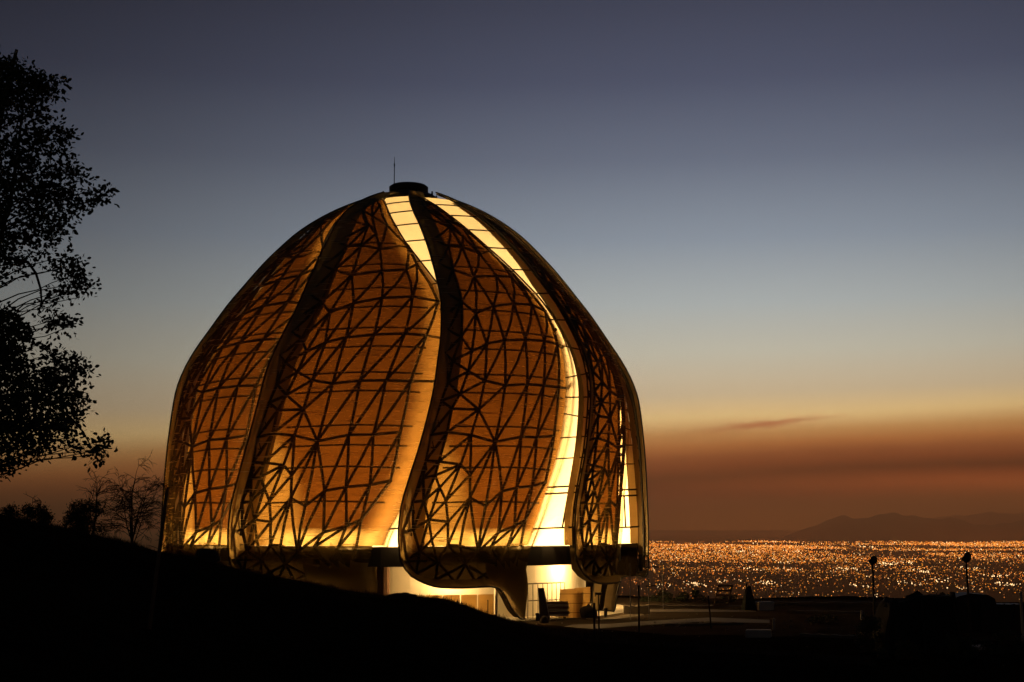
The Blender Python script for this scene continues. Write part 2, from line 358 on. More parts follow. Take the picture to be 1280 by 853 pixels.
EDGES= [(0, 1), (0, 2), (0, 3), (0, 4), (0, 7), (0, 9), (1, 9), (1, 87), (2, 3), (2, 9), (2, 10), (2, 88), (2, 89), (3, 4), (3, 5), (3, 10), (3, 11), (3, 12), (4, 5), (4, 8), (5, 6), (5, 12), (5, 13), (6, 8), (6, 13), (6, 14), (9, 87), (9, 88), (10, 11), (10, 22), (10, 34), (10, 89), (10, 90), (11, 12), (11, 16), (11, 22), (11, 23), (12, 13), (12, 16), (12, 17), (13, 14), (13, 17), (13, 18), (14, 15), (14, 18), (14, 19), (15, 19), (15, 20), (16, 17), (16, 23), (16, 25), (16, 26), (17, 18), (17, 26), (17, 27), (18, 19), (18, 27), (18, 28), (19, 20), (19, 28), (19, 29), (20, 21), (20, 29), (20, 30), (22, 23), (22, 24), (22, 33), (22, 34), (23, 24), (23, 25), (24, 25), (24, 32), (24, 33), (25, 26), (25, 32), (25, 35), (26, 27), (26, 35), (26, 36), (27, 28), (27, 36), (27, 41), (28, 29), (28, 41), (28, 42), (29, 30), (29, 42), (29, 43), (30, 31), (30, 43), (30, 44), (32, 33), (32, 35), (32, 38), (33, 34), (34, 90), (35, 36), (35, 37), (35, 38), (36, 37), (36, 39), (36, 40), (36, 41), (37, 38), (37, 39), (37, 45), (38, 45), (39, 40), (39, 45), (39, 46), (39, 47), (40, 41), (40, 47), (40, 48), (40, 49), (41, 42), (41, 49), (41, 52), (41, 56), (41, 61), (42, 43), (42, 52), (42, 53), (43, 44), (43, 53), (43, 54), (44, 54), (44, 60), (45, 46), (46, 47), (46, 51), (46, 59), (47, 48), (47, 50), (47, 51), (48, 49), (48, 50), (48, 55), (48, 57), (49, 56), (49, 57), (50, 51), (50, 55), (50, 58), (51, 58), (51, 59), (52, 53), (52, 61), (52, 65), (52, 72), (53, 54), (53, 65), (53, 66), (54, 60), (54, 66), (54, 67), (55, 57), (55, 58), (55, 62), (56, 61), (56, 64), (56, 70), (56, 71), (56, 72), (57, 62), (57, 64), (58, 59), (58, 62), (58, 63), (59, 63), (59, 74), (60, 67), (61, 72), (62, 63), (62, 64), (62, 68), (62, 69), (63, 69), (63, 74), (64, 68), (64, 70), (65, 66), (65, 72), (65, 73), (66, 67), (66, 73), (66, 75), (67, 75), (67, 76), (68, 69), (68, 84), (69, 77), (69, 78), (69, 84), (70, 71), (70, 84), (70, 85), (71, 72), (71, 85), (72, 85), (72, 86), (73, 86), (74, 77), (75, 83), (75, 86), (76, 83), (77, 78), (78, 84), (79, 84), (79, 85), (80, 84), (80, 85), (81, 85), (81, 86), (82, 85), (82, 86), (83, 86), (87, 88), (88, 89), (89, 90)]

K0 = len(NODES); NODES += [(.10,25.3),(.36,26.0),(.62,25.4),(.85,24.6),(.5,27.1),(.2,27.0),(.8,26.4),(.94,21.6),(.96,17.8)]
EDGES += [(87,K0),(1,K0),(1,K0+1),(7,K0+1),(7,K0+2),(4,K0+2),(4,K0+3),(8,K0+3),(K0,K0+1),(K0+1,K0+2),(K0+2,K0+3),(K0,K0+5),(K0+1,K0+5),(K0+1,K0+4),(K0+2,K0+4),(K0+2,K0+6),(K0+3,K0+6),(K0+5,K0+4),(K0+4,K0+6),(6,K0+7),(8,K0+7),(14,K0+7),(15,K0+7)]
web = MB()
pts = [Vector(WP(min(u, 1.0), z, -.28)) for u, z in NODES]
for a, b2 in EDGES:
    L = (pts[a]-pts[b2]).length
    p, q2 = pts[a], pts[b2]
    if L > 2.2:                                   # long members follow the curve of the wing in two pieces
        ua, za = NODES[a]; ub, zb_ = NODES[b2]
        mid = Vector(WP(min((ua+ub)/2, 1), (za+zb_)/2, -.28)); mid = mid*.65+(p+q2)/2*.35
        web.tube([p, mid, q2], .086, 6)
    else: web.tube([p, q2], .086, 6)
for i, p in enumerate(pts): web.blob(p, (.115,.115,.115), i, 0, 6, 4)
for u in (.012,):                               # ribs behind the rolled left edge
    web.tube([WP(u, zcol(u, q), -.3) for q in np.linspace(.03, .98, 26)], .06, 6)
for q in np.linspace(.06, .9, 22):                 # rungs across the rolled edge
    z = zcol(0, q); za = zcol(0, q+.02); web.tube([WP(.012, z, -.3), WP(.075, zcol(.07, q+.02), -.3)], .045, 5); web.tube([WP(.075, zcol(.07, q+.02), -.3), WP(.012, zcol(0, q+.042), -.3)], .045, 5)
web.build('steel_frame', M['steel'], wing)
inner = MB()
def IO(u, z): return -1.2 + .45*ss(20,27,z) + (.72-.3*ss(20,27,z))*ss(.45,.80,u)
ui = np.linspace(.03, .985, 32); ti = np.linspace(0, 1, 44)
def ipt(u, q):
    z0 = 4.33; z = z0+(27.0-z0)*q; return WP(u, z, IO(u, z))
for q in ti:
    for u in ui: inner.v.append(ipt(u, q))
for j in range(len(ti)-1):
    for c in range(len(ui)-1):
        a = j*len(ui)+c; inner.f.append((a, a+1, a+1+len(ui), a+len(ui)))
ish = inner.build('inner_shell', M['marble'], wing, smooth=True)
glow_tint = ish.data.color_attributes.new('stone', 'FLOAT_COLOR', 'POINT'); tv = []  # per-vertex stone colour with glow and dimness painted in
AMB, PALE_GLOW, DIM_SHADE, HONEY_GLOW = (np.array(c) for c in ((.034,.0122,.0020), (.088,.052,.0155), (.034,.025,.010), (.20,.110,.030)))  # amber is the stone itself; the other tints paint light and shade
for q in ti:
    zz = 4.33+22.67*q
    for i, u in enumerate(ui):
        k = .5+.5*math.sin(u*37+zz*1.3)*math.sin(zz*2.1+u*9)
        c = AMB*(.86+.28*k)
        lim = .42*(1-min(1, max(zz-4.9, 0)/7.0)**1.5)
        wp = (1-ss(lim-.07, lim+.05, u))*(1-ss(9.5, 12, zz)); c = c*(1-wp)+PALE_GLOW*wp*(.95+.35*k)+c*0  # cream glow of leaking light, painted at the lower left
        wd = (1-ss(.03, .115+.05*ss(14,24,zz), u))*(1-wp*.92); c = c*(1-wd)+DIM_SHADE*wd  # dimness of the unlit left margin, painted in
        wh = ss(.80, .93, u)*(.75+.25*(1-ss(6, 21, zz))); c = c*(1-wh)+HONEY_GLOW*wh  # yellow glow along the right edge, painted stronger low down
        if q < .03: wb = ss(.12,.3,u)*(1-.6*ss(.86,.95,u))*(.55+.45*math.sin(u*23)**2); c = c*(1-wb)+np.array((.34,.26,.115))*wb  # bright band of light at floor level, painted into the lowest row
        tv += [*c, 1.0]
glow_tint.data.foreach_set('color', tv)
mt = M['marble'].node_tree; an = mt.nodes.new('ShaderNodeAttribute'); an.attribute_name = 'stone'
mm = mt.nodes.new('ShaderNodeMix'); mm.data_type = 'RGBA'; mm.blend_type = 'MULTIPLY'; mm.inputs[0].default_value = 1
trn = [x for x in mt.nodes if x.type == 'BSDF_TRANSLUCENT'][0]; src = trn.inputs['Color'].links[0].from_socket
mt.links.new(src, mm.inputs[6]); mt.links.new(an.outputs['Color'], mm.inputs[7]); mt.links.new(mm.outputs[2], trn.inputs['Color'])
light_baffle = MB()  # added baffle, keeps the soffit light off the lower outer shell
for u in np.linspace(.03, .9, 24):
    for z in (ZB(u)+.04, 3.1, 4.33): light_baffle.v.append(WP(u, z, -.75))
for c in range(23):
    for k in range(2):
        a = c*3+k; light_baffle.f.append((a, a+3, a+4, a+1))
light_baffle.build('light_baffle', M['baffle_skin'], wing)
rail = MB()
for z in (6.9, 8.9, 10.15, 11.3, 13.3, 14.4, 16.0, 17.2, 18.6, 19.9, 21.6, 23.2):
    rail.tube([WP(u, z-.25*abs(u-.55), min(-.42, IO(u, z)+.3)) for u in np.linspace(.16, .86, 14)], .055, 5)
rail.build('inner_rail', M['steel'], wing)
trim = MB()
for c in (NW_ := 9, NC-1):
    trim.tube([wing_pt(c, q) for q in np.linspace(0, 1, 50)], .055, 6)
trim.tube([wing_pt(c, 0) for c in range(0, NC)], .06, 6)
trim.build('edge_trim', M['steel'], wing)
# glazed gap between a wing and the next
PZ = [4.3,5.35,7.45,7.85,9.6,10.9,12.2,13.4,14.8,16.6,18.5,20.3,21.9,23.4,24.7,25.8,26.7,27.4]
ROT = [0, -.7, .6, .3, 0, 0, 0, 2.0, 1.5]          # small surveyed departures from the even ninth turn
SPC = 40.0
def gap(s, z):
    a0, r0 = FR(z)-2.0, Rz(z)+TK(z)-.35
    D = FD(z); a1, r1 = SPC+FL(z)+math.degrees(D*.90/max(Rz(z), 2)), Rz(z)+off(0, z)-D*.42
    return cyl(a0+(a1-a0)*s, r0+(r1-r0)*s, z)
for wk in range(9):
    SPC = 40+ROT[(wk+1)%9]-ROT[wk]
    strip = MB()
    for i in range(len(PZ)-1):
        for k in range(3):
            za, zb2 = PZ[i]+(PZ[i+1]-PZ[i])*k/3, PZ[i]+(PZ[i+1]-PZ[i])*(k+1)/3
            for s in range(4):
                strip.add([gap(s/4, za), gap((s+1)/4, za), gap((s+1)/4, zb2), gap(s/4, zb2)], [(0,1,2,3)])
    gl = strip.build('glazing_strip', M['pane'], temple, smooth=False); gl.rotation_euler.z = R_(40*wk+ROT[wk])
    for i, z in enumerate(PZ[1:-1]):
        tilt = .45*math.sin(i*2.1) if 4 < i < 10 else .12
        A, B = Vector(gap(0, z)), Vector(gap(1, z)); nrm = Vector((A.x+B.x, A.y+B.y, 3)).normalized()
        mull = MB(); mull.tube([Vector(gap(s, z+tilt*(s-.5)))+nrm*.06 for s in (0,.25,.5,.75,1)], .06 if z < 8 else .045, 5)
        mull.build('mullion', M['steel'], gl)
    A = Vector(gap(.62, 5.35)); nrm = Vector((A.x, A.y, 0)).normalized()*.06
    mull = MB(); mull.tube([Vector(gap(.62, 5.35))+nrm, Vector(gap(.62, 7.45))+nrm], .06, 5)
    mull.build('mullion', M['steel'], gl)
for k in range(1, 9):
    c = copy_tree(wing, temple); c.rotation_euler.z = R_(40*k+ROT[k])
# floors and walls under the wings
fl = MB(); fl.lathe([(0.02,3.15),(14.35,3.15),(14.35,4.25),(0.02,4.25)], 90)
fl.build('mezzanine_slab', M['dark'], temple)
tq = MB(); tn = 26                                  # the gravel terrace in front, a sheet just above the earth
for j in range(11):
    for i in range(tn+1):
        a = R_(-.5+ (30.5)*i/tn); d = 74+3.6*j+ (.5*math.sin(i*1.9) if j in (0, 10) else 0); tq.v.append((d*math.sin(a), d*math.cos(a), .005))
for j in range(10):
    for i in range(tn): tq.f.append((j*(tn+1)+i, j*(tn+1)+i+1, (j+1)*(tn+1)+i+1, (j+1)*(tn+1)+i))
tag(tq.build('terrace', simple('terrace_gravel', (.05,.038,.027), .95, .6, .35, .3, 0, 0)), kind='structure')
sf = MB(); sf.lathe([(8.2,3.12),(13.9,3.12)], 72); sf.build('soffit', M['white'], temple)
mf = MB(); mf.lathe([(.02,4.28),(14.2,4.28)], 72); mf.build('mezzanine_floor', M['white'], temple)
cw = MB(); cw.lathe([(12.0,0.02),(12.0,3.1)], 72); cw.build('core_wall', M['white'], temple)
for k in (0, 3, 4, 5, 6, 7, 8):
    a = -2.0+40*k
    cmb_ = MB(); x, y, _ = cyl(a, 13.4, 0); cmb_.tube([(x,y,0),(x,y,3.14)], .42, 12)
    cmb_.build('column', M['brown'], temple)
pl = MB(); pl.lathe([(.02,.012),(15.0,.012)], 72); pl.build('terrace_floor', M['concrete'], temple)
cap = MB(); cap.lathe([(2.35,27.55),(2.2,27.95),(1.75,28.25),(1.42,28.38),(1.36,28.42),(1.36,28.86),(1.2,28.98),(.9,29.02),(.02,29.05)], 40)
cp_ = cap.build('roof_cap', M['dark'], temple, smooth=False); cp_.location.x = -.15
for k in range(9):
    kb = MB(); x, y, _ = cyl(20+40*k, 1.95, 0); kb.tube([(x,y,28.0),(x,y,28.36)], [.09,.05], 6); kb.build('anchor_point', M['steel'], cp_)
rod = MB(); rod.tube([(-1.15,-.2,28.6),(-1.15,-.2,30.3),(-1.15,-.2,31.0)], [.035,.03,.012], 6); rod.tube([(-1.15,-.2,30.32),(-1.15,-.2,30.5)], .05, 6)
rod.build('lightning_rod', M['steel'], temple)
# lamps that the place has: the hall lights and the soffit lamps of the ground floor
WARM = (1.0,.60,.21); WASH = 4100
def lamp(name, loc, power, rad, col=WARM):
    d = bpy.data.lights.new(name, 'POINT'); d.energy = power; d.shadow_soft_size = rad; d.color = col
    o = bpy.data.objects.new(name, d); COL.objects.link(o); o.location = loc; return o
lamp('hall_lamp', (TC[0], TC[1], 7.0), 15000, 1.2)
for k in range(9):                                # wall-washing lamps on the upper floor, facing the wings
    x, y, _ = cyl(20+40*k, 6.5, 0)
    d = bpy.data.lights.new('wash_lamp', 'AREA'); d.shape = 'RECTANGLE'; d.size = 2.4; d.size_y = 1.6; d.energy = WASH; d.color = WARM
    o = bpy.data.objects.new('wash_lamp', d); COL.objects.link(o); o.location = (TC[0]+x, TC[1]+y, 6.2)
    o.rotation_euler = Vector((x, y, .2)).to_track_quat('-Z', 'Y').to_euler()
for wk in range(9):                               # small uplights standing in the gaps between the wings
    SPC = 40.0; gx, gy, gz_ = gap(.42, 4.9); rr_ = math.hypot(gx, gy); a_ = math.atan2(gy, gx)+R_(40*wk+ROT[wk]); lamp('uplight', (TC[0]+(rr_+.35)*math.cos(a_), TC[1]+(rr_+.35)*math.sin(a_), gz_), 150, .12)
for k in range(9):
    x, y, _ = cyl(16+40*k, 13.2, 0); lamp('soffit_lamp', (TC[0]+x, TC[1]+y, 2.8), 700, .15)
# ------------------------------------------------------------------ far hills, city, haze
def ridge(name, pts, dist, depth, amp, seed):
    """a hill range: crest line surveyed against the horizon, given a real depth and foot"""
    q = random.Random(seed); mb = MB()
    xs = [p[0] for p in pts]; ys = [p[1] for p in pts]
    cols = np.linspace(xs[0], xs[-1], 180); rows = 9
    for j in range(rows):
        s = j/(rows-1)*2-1                                     # -1 front foot, 0 crest, 1 back foot
        for i, x in enumerate(cols):
            p = at(x, float(np.interp(x, xs, ys)), dist)
            h = (p.z+300)*(1-abs(s)**1.15)
            h *= 1 + (.10*math.sin(i*.37+seed+s*3)+.07*math.sin(i*.83+s*5))*(1 if s else .35)
            mb.v.append((p.x*(1+s*depth/dist), dist+s*depth, -300+max(h, -2)+ (0 if abs(s) < 1 else -3)))
    n_ = len(cols)
    for j in range(rows-1):
        for i in range(n_-1): mb.f.append((j*n_+i, j*n_+i+1, (j+1)*n_+i+1, (j+1)*n_+i))
    return tag(mb.build(name, M['hill'], smooth=True), kind='structure')
M['hill'] = simple('far_hill', (.05,.04,.025), .95, .2, .0006)
ridge('hills', [(960,676),(985,669),(1010,660),(1030,652),(1045,647),(1058,645),(1072,648),(1085,647),(1098,645),(1113,640),(1122,641),(1135,645),(1160,648),(1195,648),(1212,654),(1240,657),(1262,653),(1290,648),(1330,650),(1400,660),(1480,676)], 27000, 2500, .1, 3)
ridge('hills', [(1000,674),(1060,664),(1120,650),(1180,646),(1215,643),(1240,641),(1270,642),(1310,645),(1400,652),(1500,668)], 36000, 3000, .1, 8)

def emit_attr(name, strength):
    m, t, n, l = mat(name); n.remove(n['Principled BSDF'])
    at_ = n.new('ShaderNodeAttribute'); at_.attribute_name = 'lamp'
    em = n.new('ShaderNodeEmission'); em.inputs['Strength'].default_value = strength
    l.new(at_.outputs['Color'], em.inputs['Color']); l.new(em.outputs[0], n['Material Output'].inputs['Surface'])
    m.cycles.emission_sampling = 'NONE'
    return m
def city():
    q = np.random.default_rng(5); P_ = []; C_ = []; S_ = []
    hash_ = lambda i, j: (math.sin(i*127.1+j*311.7)*43758.5453) % 1
    def vn(x, y):
        i, j = math.floor(x), math.floor(y); a, b = x-i, y-j; a = a*a*(3-2*a); b = b*b*(3-2*b)
        return (hash_(i,j)*(1-a)+hash_(i+1,j)*a)*(1-b)+(hash_(i,j+1)*(1-a)+hash_(i+1,j+1)*a)*b
    def put(x, y, kind):
        d = math.hypot(x, y)
        if d < 5000 or d > 25600 or (d > 20500 and q.random() > (25600-d)/5600 + .9*(vn(x/700, 3.3)-.5)): return
        u = q.random()
        if kind == 'white' or u > .96: c = (1, .62, .28); s = q.uniform(.6, 1.8)
        elif u > .80: c = (1, .42, .11); s = q.uniform(.6, 1.5)
        else: c = (1, .21+.12*q.random(), .012+.03*q.random()); s = q.uniform(.15, 1.1)
        r = d/1422*q.uniform(.27, .56)*(1.35 if kind == 'white' else 1)
        s *= math.exp(d*6.3e-5)*1.35
        P_.append((x, y, -300+r+q.uniform(2, 14))); C_.append(tuple(v*s for v in c)); S_.append(r)
    N_ = 21000; k = 0
    while k < N_:
        d = math.sqrt(q.uniform(5000**2, 25500**2)); a = R_(q.uniform(2.0, 24.5)); x, y = d*math.sin(a), d*math.cos(a)
        # streets: pull most lights on to a rotated grid of streets
        if q.random() < .62:
            th = .5 if vn(x/2600, y/2600) > .5 else .18
            rx, ry = x*math.cos(th)+y*math.sin(th), -x*math.sin(th)+y*math.cos(th); st = 150+150*vn(x/1900+7, y/1900)
            if q.random() < .5: rx = round(rx/st)*st
            else: ry = round(ry/st)*st
            x, y = rx*math.cos(th)-ry*math.sin(th), rx*math.sin(th)+ry*math.cos(th)
        dens = .12+1.15*vn(x/1300, y/1700)**1.3
        if vn(x/900+40, y/1500+9) < .36: dens *= .12            # parks, fields, hills without lamps
        if 21500 < y < 22400 and x < 6200: dens *= .05         # a dark hill lying across the plain
        if q.random() > dens: continue
        put(x, y, ''); k += 1
    for _ in range(22):                                          # lit avenues running across the plain
        d = q.uniform(6000, 17000); a = R_(q.uniform(4, 22)); x0, y0 = d*math.sin(a), d*math.cos(a); th = q.choice([.18, .5, .5+math.pi/2, .18+math.pi/2])+q.normal()*.05; L = q.uniform(900, 3200)
        for t_ in np.arange(-L, L, q.uniform(38, 60)):
            if q.random() < .8: put(x0+math.cos(th)*t_+q.normal()*4, y0+math.sin(th)*t_+q.normal()*4, '')
    for px, py, n_ in [(945,714,14),(985,705,8),(1088,685,8),(1110,707,22),(1130,705,14),(1060,713,26),(1150,716,20),(1185,679,10),(1215,712,16),(1262,733,26),(1240,722,14),
                      (870,733,24),(905,729,10),(962,731,18),(990,713,9),(948,681,8),(855,678,6),(925,691,9),(990,691,9),(1065,734,9),(1138,732,14),(1170,728,14),(1200,738,10),(1092,748,4),(830,735,10)]:
        g_ = gnd(px, py, -300)
        for _ in range(int(n_*.9)):
            put(g_.x+q.normal()*g_.y*.0042, g_.y*(1+q.normal()*.012), 'white')
    oct_ = np.array([(1,0,0),(-1,0,0),(0,1,0),(0,-1,0),(0,0,1),(0,0,-1)], float)
    fc = np.array([(0,2,4),(2,1,4),(1,3,4),(3,0,4),(2,0,5),(1,2,5),(3,1,5),(0,3,5)])
    P_ = np.array(P_); S_ = np.array(S_); n_ = len(P_)
    V = (P_[:,None,:]+oct_[None]*S_[:,None,None]).reshape(-1,3)
    F = (fc[None]+6*np.arange(n_)[:,None,None]).reshape(-1,3)
    me = bpy.data.meshes.new('city_lights'); me.from_pydata(V.tolist(), [], F.tolist()); me.update()
    ca = me.color_attributes.new('lamp', 'FLOAT_COLOR', 'POINT')
    ca.data.foreach_set('color', np.concatenate([np.repeat(np.array(C_), 6, 0), np.ones((6*n_,1))], 1).ravel().astype(np.float32))
    me.materials.append(emit_attr('city_lamp', 1.0))
    o = bpy.data.objects.new('city_lights', me); COL.objects.link(o)
    tag(o, 'countless orange and white lights of the city on the plain', 'city lights', kind='stuff')
city()
hz = MB(); hz.box(-42000, 42000, -9000, 43000, -301.5, 640)
m, t, n, l = mat('haze_air'); n.remove(n['Principled BSDF'])
pv = n.new('ShaderNodeVolumePrincipled'); pv.inputs['Density'].default_value = 6.5e-5; pv.inputs['Anisotropy'].default_value = .8; pv.inputs['Color'].default_value = (1,.53,.26,1)
l.new(pv.outputs[0], n['Material Output'].inputs['Volume'])
hz.build('haze', m); tag(bpy.data.objects['haze'], 'thin brown evening haze over the city plain', 'haze', kind='stuff')

# ------------------------------------------------------------------ vegetation
M['leaf'] = simple('dark_leaf', (.045,.055,.022), .7, .4, 5)
M['bark'] = simple('bark', (.05,.04,.03), .9, .35, 6)
M['twig'] = simple('dry_twig', (.055,.042,.030), .9, .3, 6)
def leaves_mesh(centres, radii, counts, size, seed):
    """leaf-sized faces in little sprays through each clump's volume"""
    q = np.random.default_rng(seed); V = []; F = []
    for (c, r, n_) in zip(centres, radii, counts):
        for _ in range(max(1, n_//12)):
            d = q.normal(size=3); d /= np.linalg.norm(d); rad = r*q.random()**.42
            s0 = np.array(c)+d*rad*np.array([1,1,.92]); sp_ = size*q.uniform(.7, 1.5)
            for k in range(12):
                p = s0+q.normal(size=3)*sp_*np.array([1.0,1.0,.75])
                L = size*q.uniform(.7, 1.25); t_ = (p-s0)/sp_*.5+d*.3+q.normal(size=3)*.7; t_ /= np.linalg.norm(t_)
                u_ = np.cross(t_, q.normal(size=3)); u_ /= np.linalg.norm(u_); wv = L*.30
                o = len(V); V += [p, p+t_*L*.35+u_*wv, p+t_*L*.75+u_*wv*.8, p+t_*L, p+t_*L*.75-u_*wv*.8, p+t_*L*.35-u_*wv]; F.append(tuple(range(o, o+6)))
    return V, F
def mesh_of(V, F):
    mb = MB(); mb.v = [tuple(v) for v in V]; mb.f = F; return mb
TY = 26.0
CL = [(10,88,20,.9),(26,88,17,.9),(44,100,19,.9),(62,104,17,.95),(75,112,13,.9),(20,118,24,.95),(48,124,20,.9),(-5,105,24,.9),(62,138,12,.7),(35,150,19,.4),(8,150,18,.35),
      (75,160,14,.8),(90,168,10,.85),(60,180,20,.85),(30,185,24,.7),(0,190,26,.6),(84,190,13,.75),(45,212,24,.7),(80,215,16,.75),(100,212,12,.8),(15,230,28,.7),(112,226,10,.85),(70,240,22,.9),(95,246,18,.9),(112,255,12,.8),(128,250,9,.85),(139,244,8,1.0),(142,236,6,.9),
      (45,250,22,.7),(10,268,28,.8),(60,272,22,.9),(90,272,14,.9),(35,295,24,.75),(75,297,18,.6),(5,312,26,.9),(60,318,14,.55),(30,330,18,.6),(92,322,12,.55),(108,332,11,.75),(82,338,10,.5),(5,350,14,.5),
      (100,345,12,.8),(116,352,9,.9),(120,360,6,.9),(86,370,9,.8),(97,362,8,.7),(70,385,9,.6),(84,400,10,.85),(93,410,8,.85),(72,402,9,.7),(98,397,6,.6),(110,372,5,.5),
      (0,395,20,.95),(20,405,20,1),(36,415,14,.9),(46,420,7,.7),(5,430,26,1),(30,440,20,.95),(75,444,9,.8),(85,452,13,.85),(100,452,11,.85),(112,464,12,.9),(10,465,28,1),(40,470,20,.9),(70,470,17,.8),(92,474,17,.9),(30,500,26,1),(60,500,22,1),(88,500,20,.9),(110,495,12,.9),(115,508,8,.8),
      (0,510,26,.9),(20,535,24,.9),(50,535,24,1),(82,530,20,.95),(100,528,13,.9),(70,552,14,.9),(92,548,9,.7),(100,558,9,.85),(40,560,18,.9),(12,562,18,.8),(60,562,9,.7),(25,578,10,.7),(40,577,7,.7),(5,585,14,.75),(8,597,6,.6),(62,430,6,.3),(64,478,10,.6),
      (132,562,11,1.0),(136,553,7,.9),(127,568,6,.9),(141,560,5,.9)]
CEN, RAD, CNT = [], [], []
q_ = random.Random(4)
for x, y, r, d in CL:
    c = at(x-11, y, TY+q_.uniform(-1.6, 1.6)*min(1, r/14)); CEN.append(tuple(c)); RAD.append(r*c.y/1777.8*.88); CNT.append(int(r*r*.82*d)+12)
for _ in range(46):                                             # the half of the crown beyond the frame
    x, y = q_.uniform(-330, -15), q_.uniform(80, 590)
    if ((x+95)/230)**2+((y-330)/290)**2 > 1: continue
    c = at(x-11, y, TY+q_.uniform(-3.2, 3.2)); r = q_.uniform(22, 40); CEN.append(tuple(c)); RAD.append(r*TY/1777.8); CNT.append(int(r*r*.6))
base = at(-75, 600, TY); gz = ground_z(base.x, base.y)
tree = empty('evergreen_tree', (base.x, base.y, gz))
tag(tree, 'large dark leafy tree reaching in from the left edge', 'tree')
O3 = Vector((base.x, base.y, gz))
V, F = leaves_mesh([tuple(Vector(c)-O3) for c in CEN], RAD, CNT, .09, 3)
mesh_of(V, F).build('crown', M['leaf'], tree)
tr = MB()
tp = [Vector((0,0,-.3)), Vector((.05,.05,1.2)), Vector((.25,0,2.6)), Vector((.2,.2,4.2)), Vector((.45,.1,6.0)), Vector((.7,.15,7.8)), Vector((1.0,.1,9.2))]
tr.tube(tp, [.30,.24,.20,.16,.12,.07,.03], 10)
def limb(mb, a, b, r0, r1, seed, sag=.0, n=6):
    q = random.Random(seed); a, b = Vector(a), Vector(b); L = (b-a).length; ps = []
    for i in range(n+1):
        t_ = i/n; p = a.lerp(b, t_); k = math.sin(t_*math.pi)
        ps.append(p+Vector((q.uniform(-1,1), q.uniform(-1,1), q.uniform(-1,1)))*L*.035*k+Vector((0,0,sag*L*k)))
    mb.tube(ps, [r0+(r1-r0)*i/n for i in range(n+1)], 6)
    return ps
for i, c in enumerate(CEN):
    e = Vector(c)-O3; z0 = max(.8, min(9.0, e.z-.38*math.hypot(e.x, e.y)))
    zs_ = [p.z for p in tp]; a = Vector((float(np.interp(z0, zs_, [p.x for p in tp])), float(np.interp(z0, zs_, [p.y for p in tp])), z0))
    if i % 2 == 0 or RAD[i] < .16: limb(tr, a, e, .03 if RAD[i] > .2 else .018, .006, i, .05)
    for k in range(4):
        d = Vector((q_.gauss(0,1), q_.gauss(0,1), q_.gauss(0,1))).normalized()*RAD[i]*.9
        tr.tube([e-d*.2, e+d*.4+Vector((0,0,.02)), e+d], [.010,.007,.003], 4)
loc_ = lambda x, y: at(x, y, TY)-O3
tr.tube([loc_(10,322), loc_(35,328), loc_(45,342), loc_(51,362), loc_(52,380), loc_(47,394), loc_(52,397), loc_(66,401)], [.035,.03,.026,.023,.018,.013,.010,.007], 6)
tr.tube([loc_(66,505), loc_(88,522), loc_(104,540), loc_(112,555), loc_(117,563), loc_(126,562)], [.03,.024,.018,.013,.010,.006], 5)
tr.tube([loc_(0,300), loc_(15,240), loc_(22,190), loc_(28,140), loc_(30,100)], [.05,.04,.032,.022,.01], 6)
tr.build('trunk', M['bark'], tree)

def bare(mb, p, d, L, r, lev, q, droop=.0, spread=.55):
    n = 4; ps = [p]; dd = d.copy()
    for i in range(n):
        dd = (dd+Vector((q.gauss(0,.16), q.gauss(0,.16), q.gauss(0,.12)-droop))).normalized(); ps.append(ps[-1]+dd*L/n)
    mb.tube(ps, [r*(1-.45*i/n) for i in range(n+1)], 5 if lev > 1 else 3, cap=False)
    if lev == 0: return
    for k in range(q.choice((2,3,3,4))):
        i = q.choice((1,2,3,4,4)); ax = Vector((q.gauss(0,1), q.gauss(0,1), q.gauss(0,.5)))
        nd_ = (dd+ax.normalized()*spread*q.uniform(.7,1.5)).normalized()
        bare(mb, ps[i], nd_, L*q.uniform(.55,.8), max(.009, r*.6), lev-1, q, droop+.02, spread)
def crest_Y(px, back=-.2):
    d_ = (px-640)/1777.8/.99; a = math.degrees(math.atan(d_)); return (float(np.interp(a, da_, dd_))+back)*math.cos(math.radians(a))
def bare_tree(px, py, Y, stems, label, seed, name='bare_tree', cat='tree', group=None):
    p = at(px, py, Y); g_ = ground_z(p.x, p.y); o = empty(name, (p.x, p.y, g_-.05)); tag(o, label, cat, group)
    q = random.Random(seed); mb = MB(); bm_ = MB()
    for (lx, tz, L, r, lev) in stems:
        a = Vector((q.uniform(-.08,.08), q.uniform(-.1,.1), 0)); d = Vector((lx, q.uniform(-.2,.2), tz)).normalized()
        n = 5; ps = [a]; dd = d.copy()
        for i in range(n):
            dd = (dd+Vector((q.gauss(0,.08), q.gauss(0,.08), q.gauss(0,.05)))).normalized(); ps.append(ps[-1]+dd*L/n)
        mb.tube(ps, [r*(1-.5*i/n) for i in range(n+1)], 6)
        for i in range(1, n+1):
            for k in range(3 if i > 1 else 1):
                ax = Vector((q.gauss(0,1), q.gauss(0,1), q.gauss(.1,.35))).normalized()
                bare(bm_, ps[i], (dd*.55+ax).normalized(), L*q.uniform(.24,.42)*(1.15-.1*i), max(.013, r*.5*(1-.1*i)), lev, q, .03)
    mb.build('trunk', M['twig'], o); bm_.build('crown', M['twig'], o); return o
bare_tree(165, 672, crest_Y(165), [(.05,1,2.9,.055,3),(-.14,1,2.5,.04,2),(.30,1,2.2,.035,2),(-.3,1,2.0,.03,3),(.5,1,1.7,.03,2),(.1,1,2.4,.03,3)], 'tall bare twiggy tree on the hillside beside the temple', 11)
bare_tree(117, 665, crest_Y(117), [(.02,1,2.3,.04,2),(.22,1,1.8,.03,2),(-.2,1,1.6,.025,1)], 'thin bare tree rising out of the dark bush left of the tallest bare tree', 12)
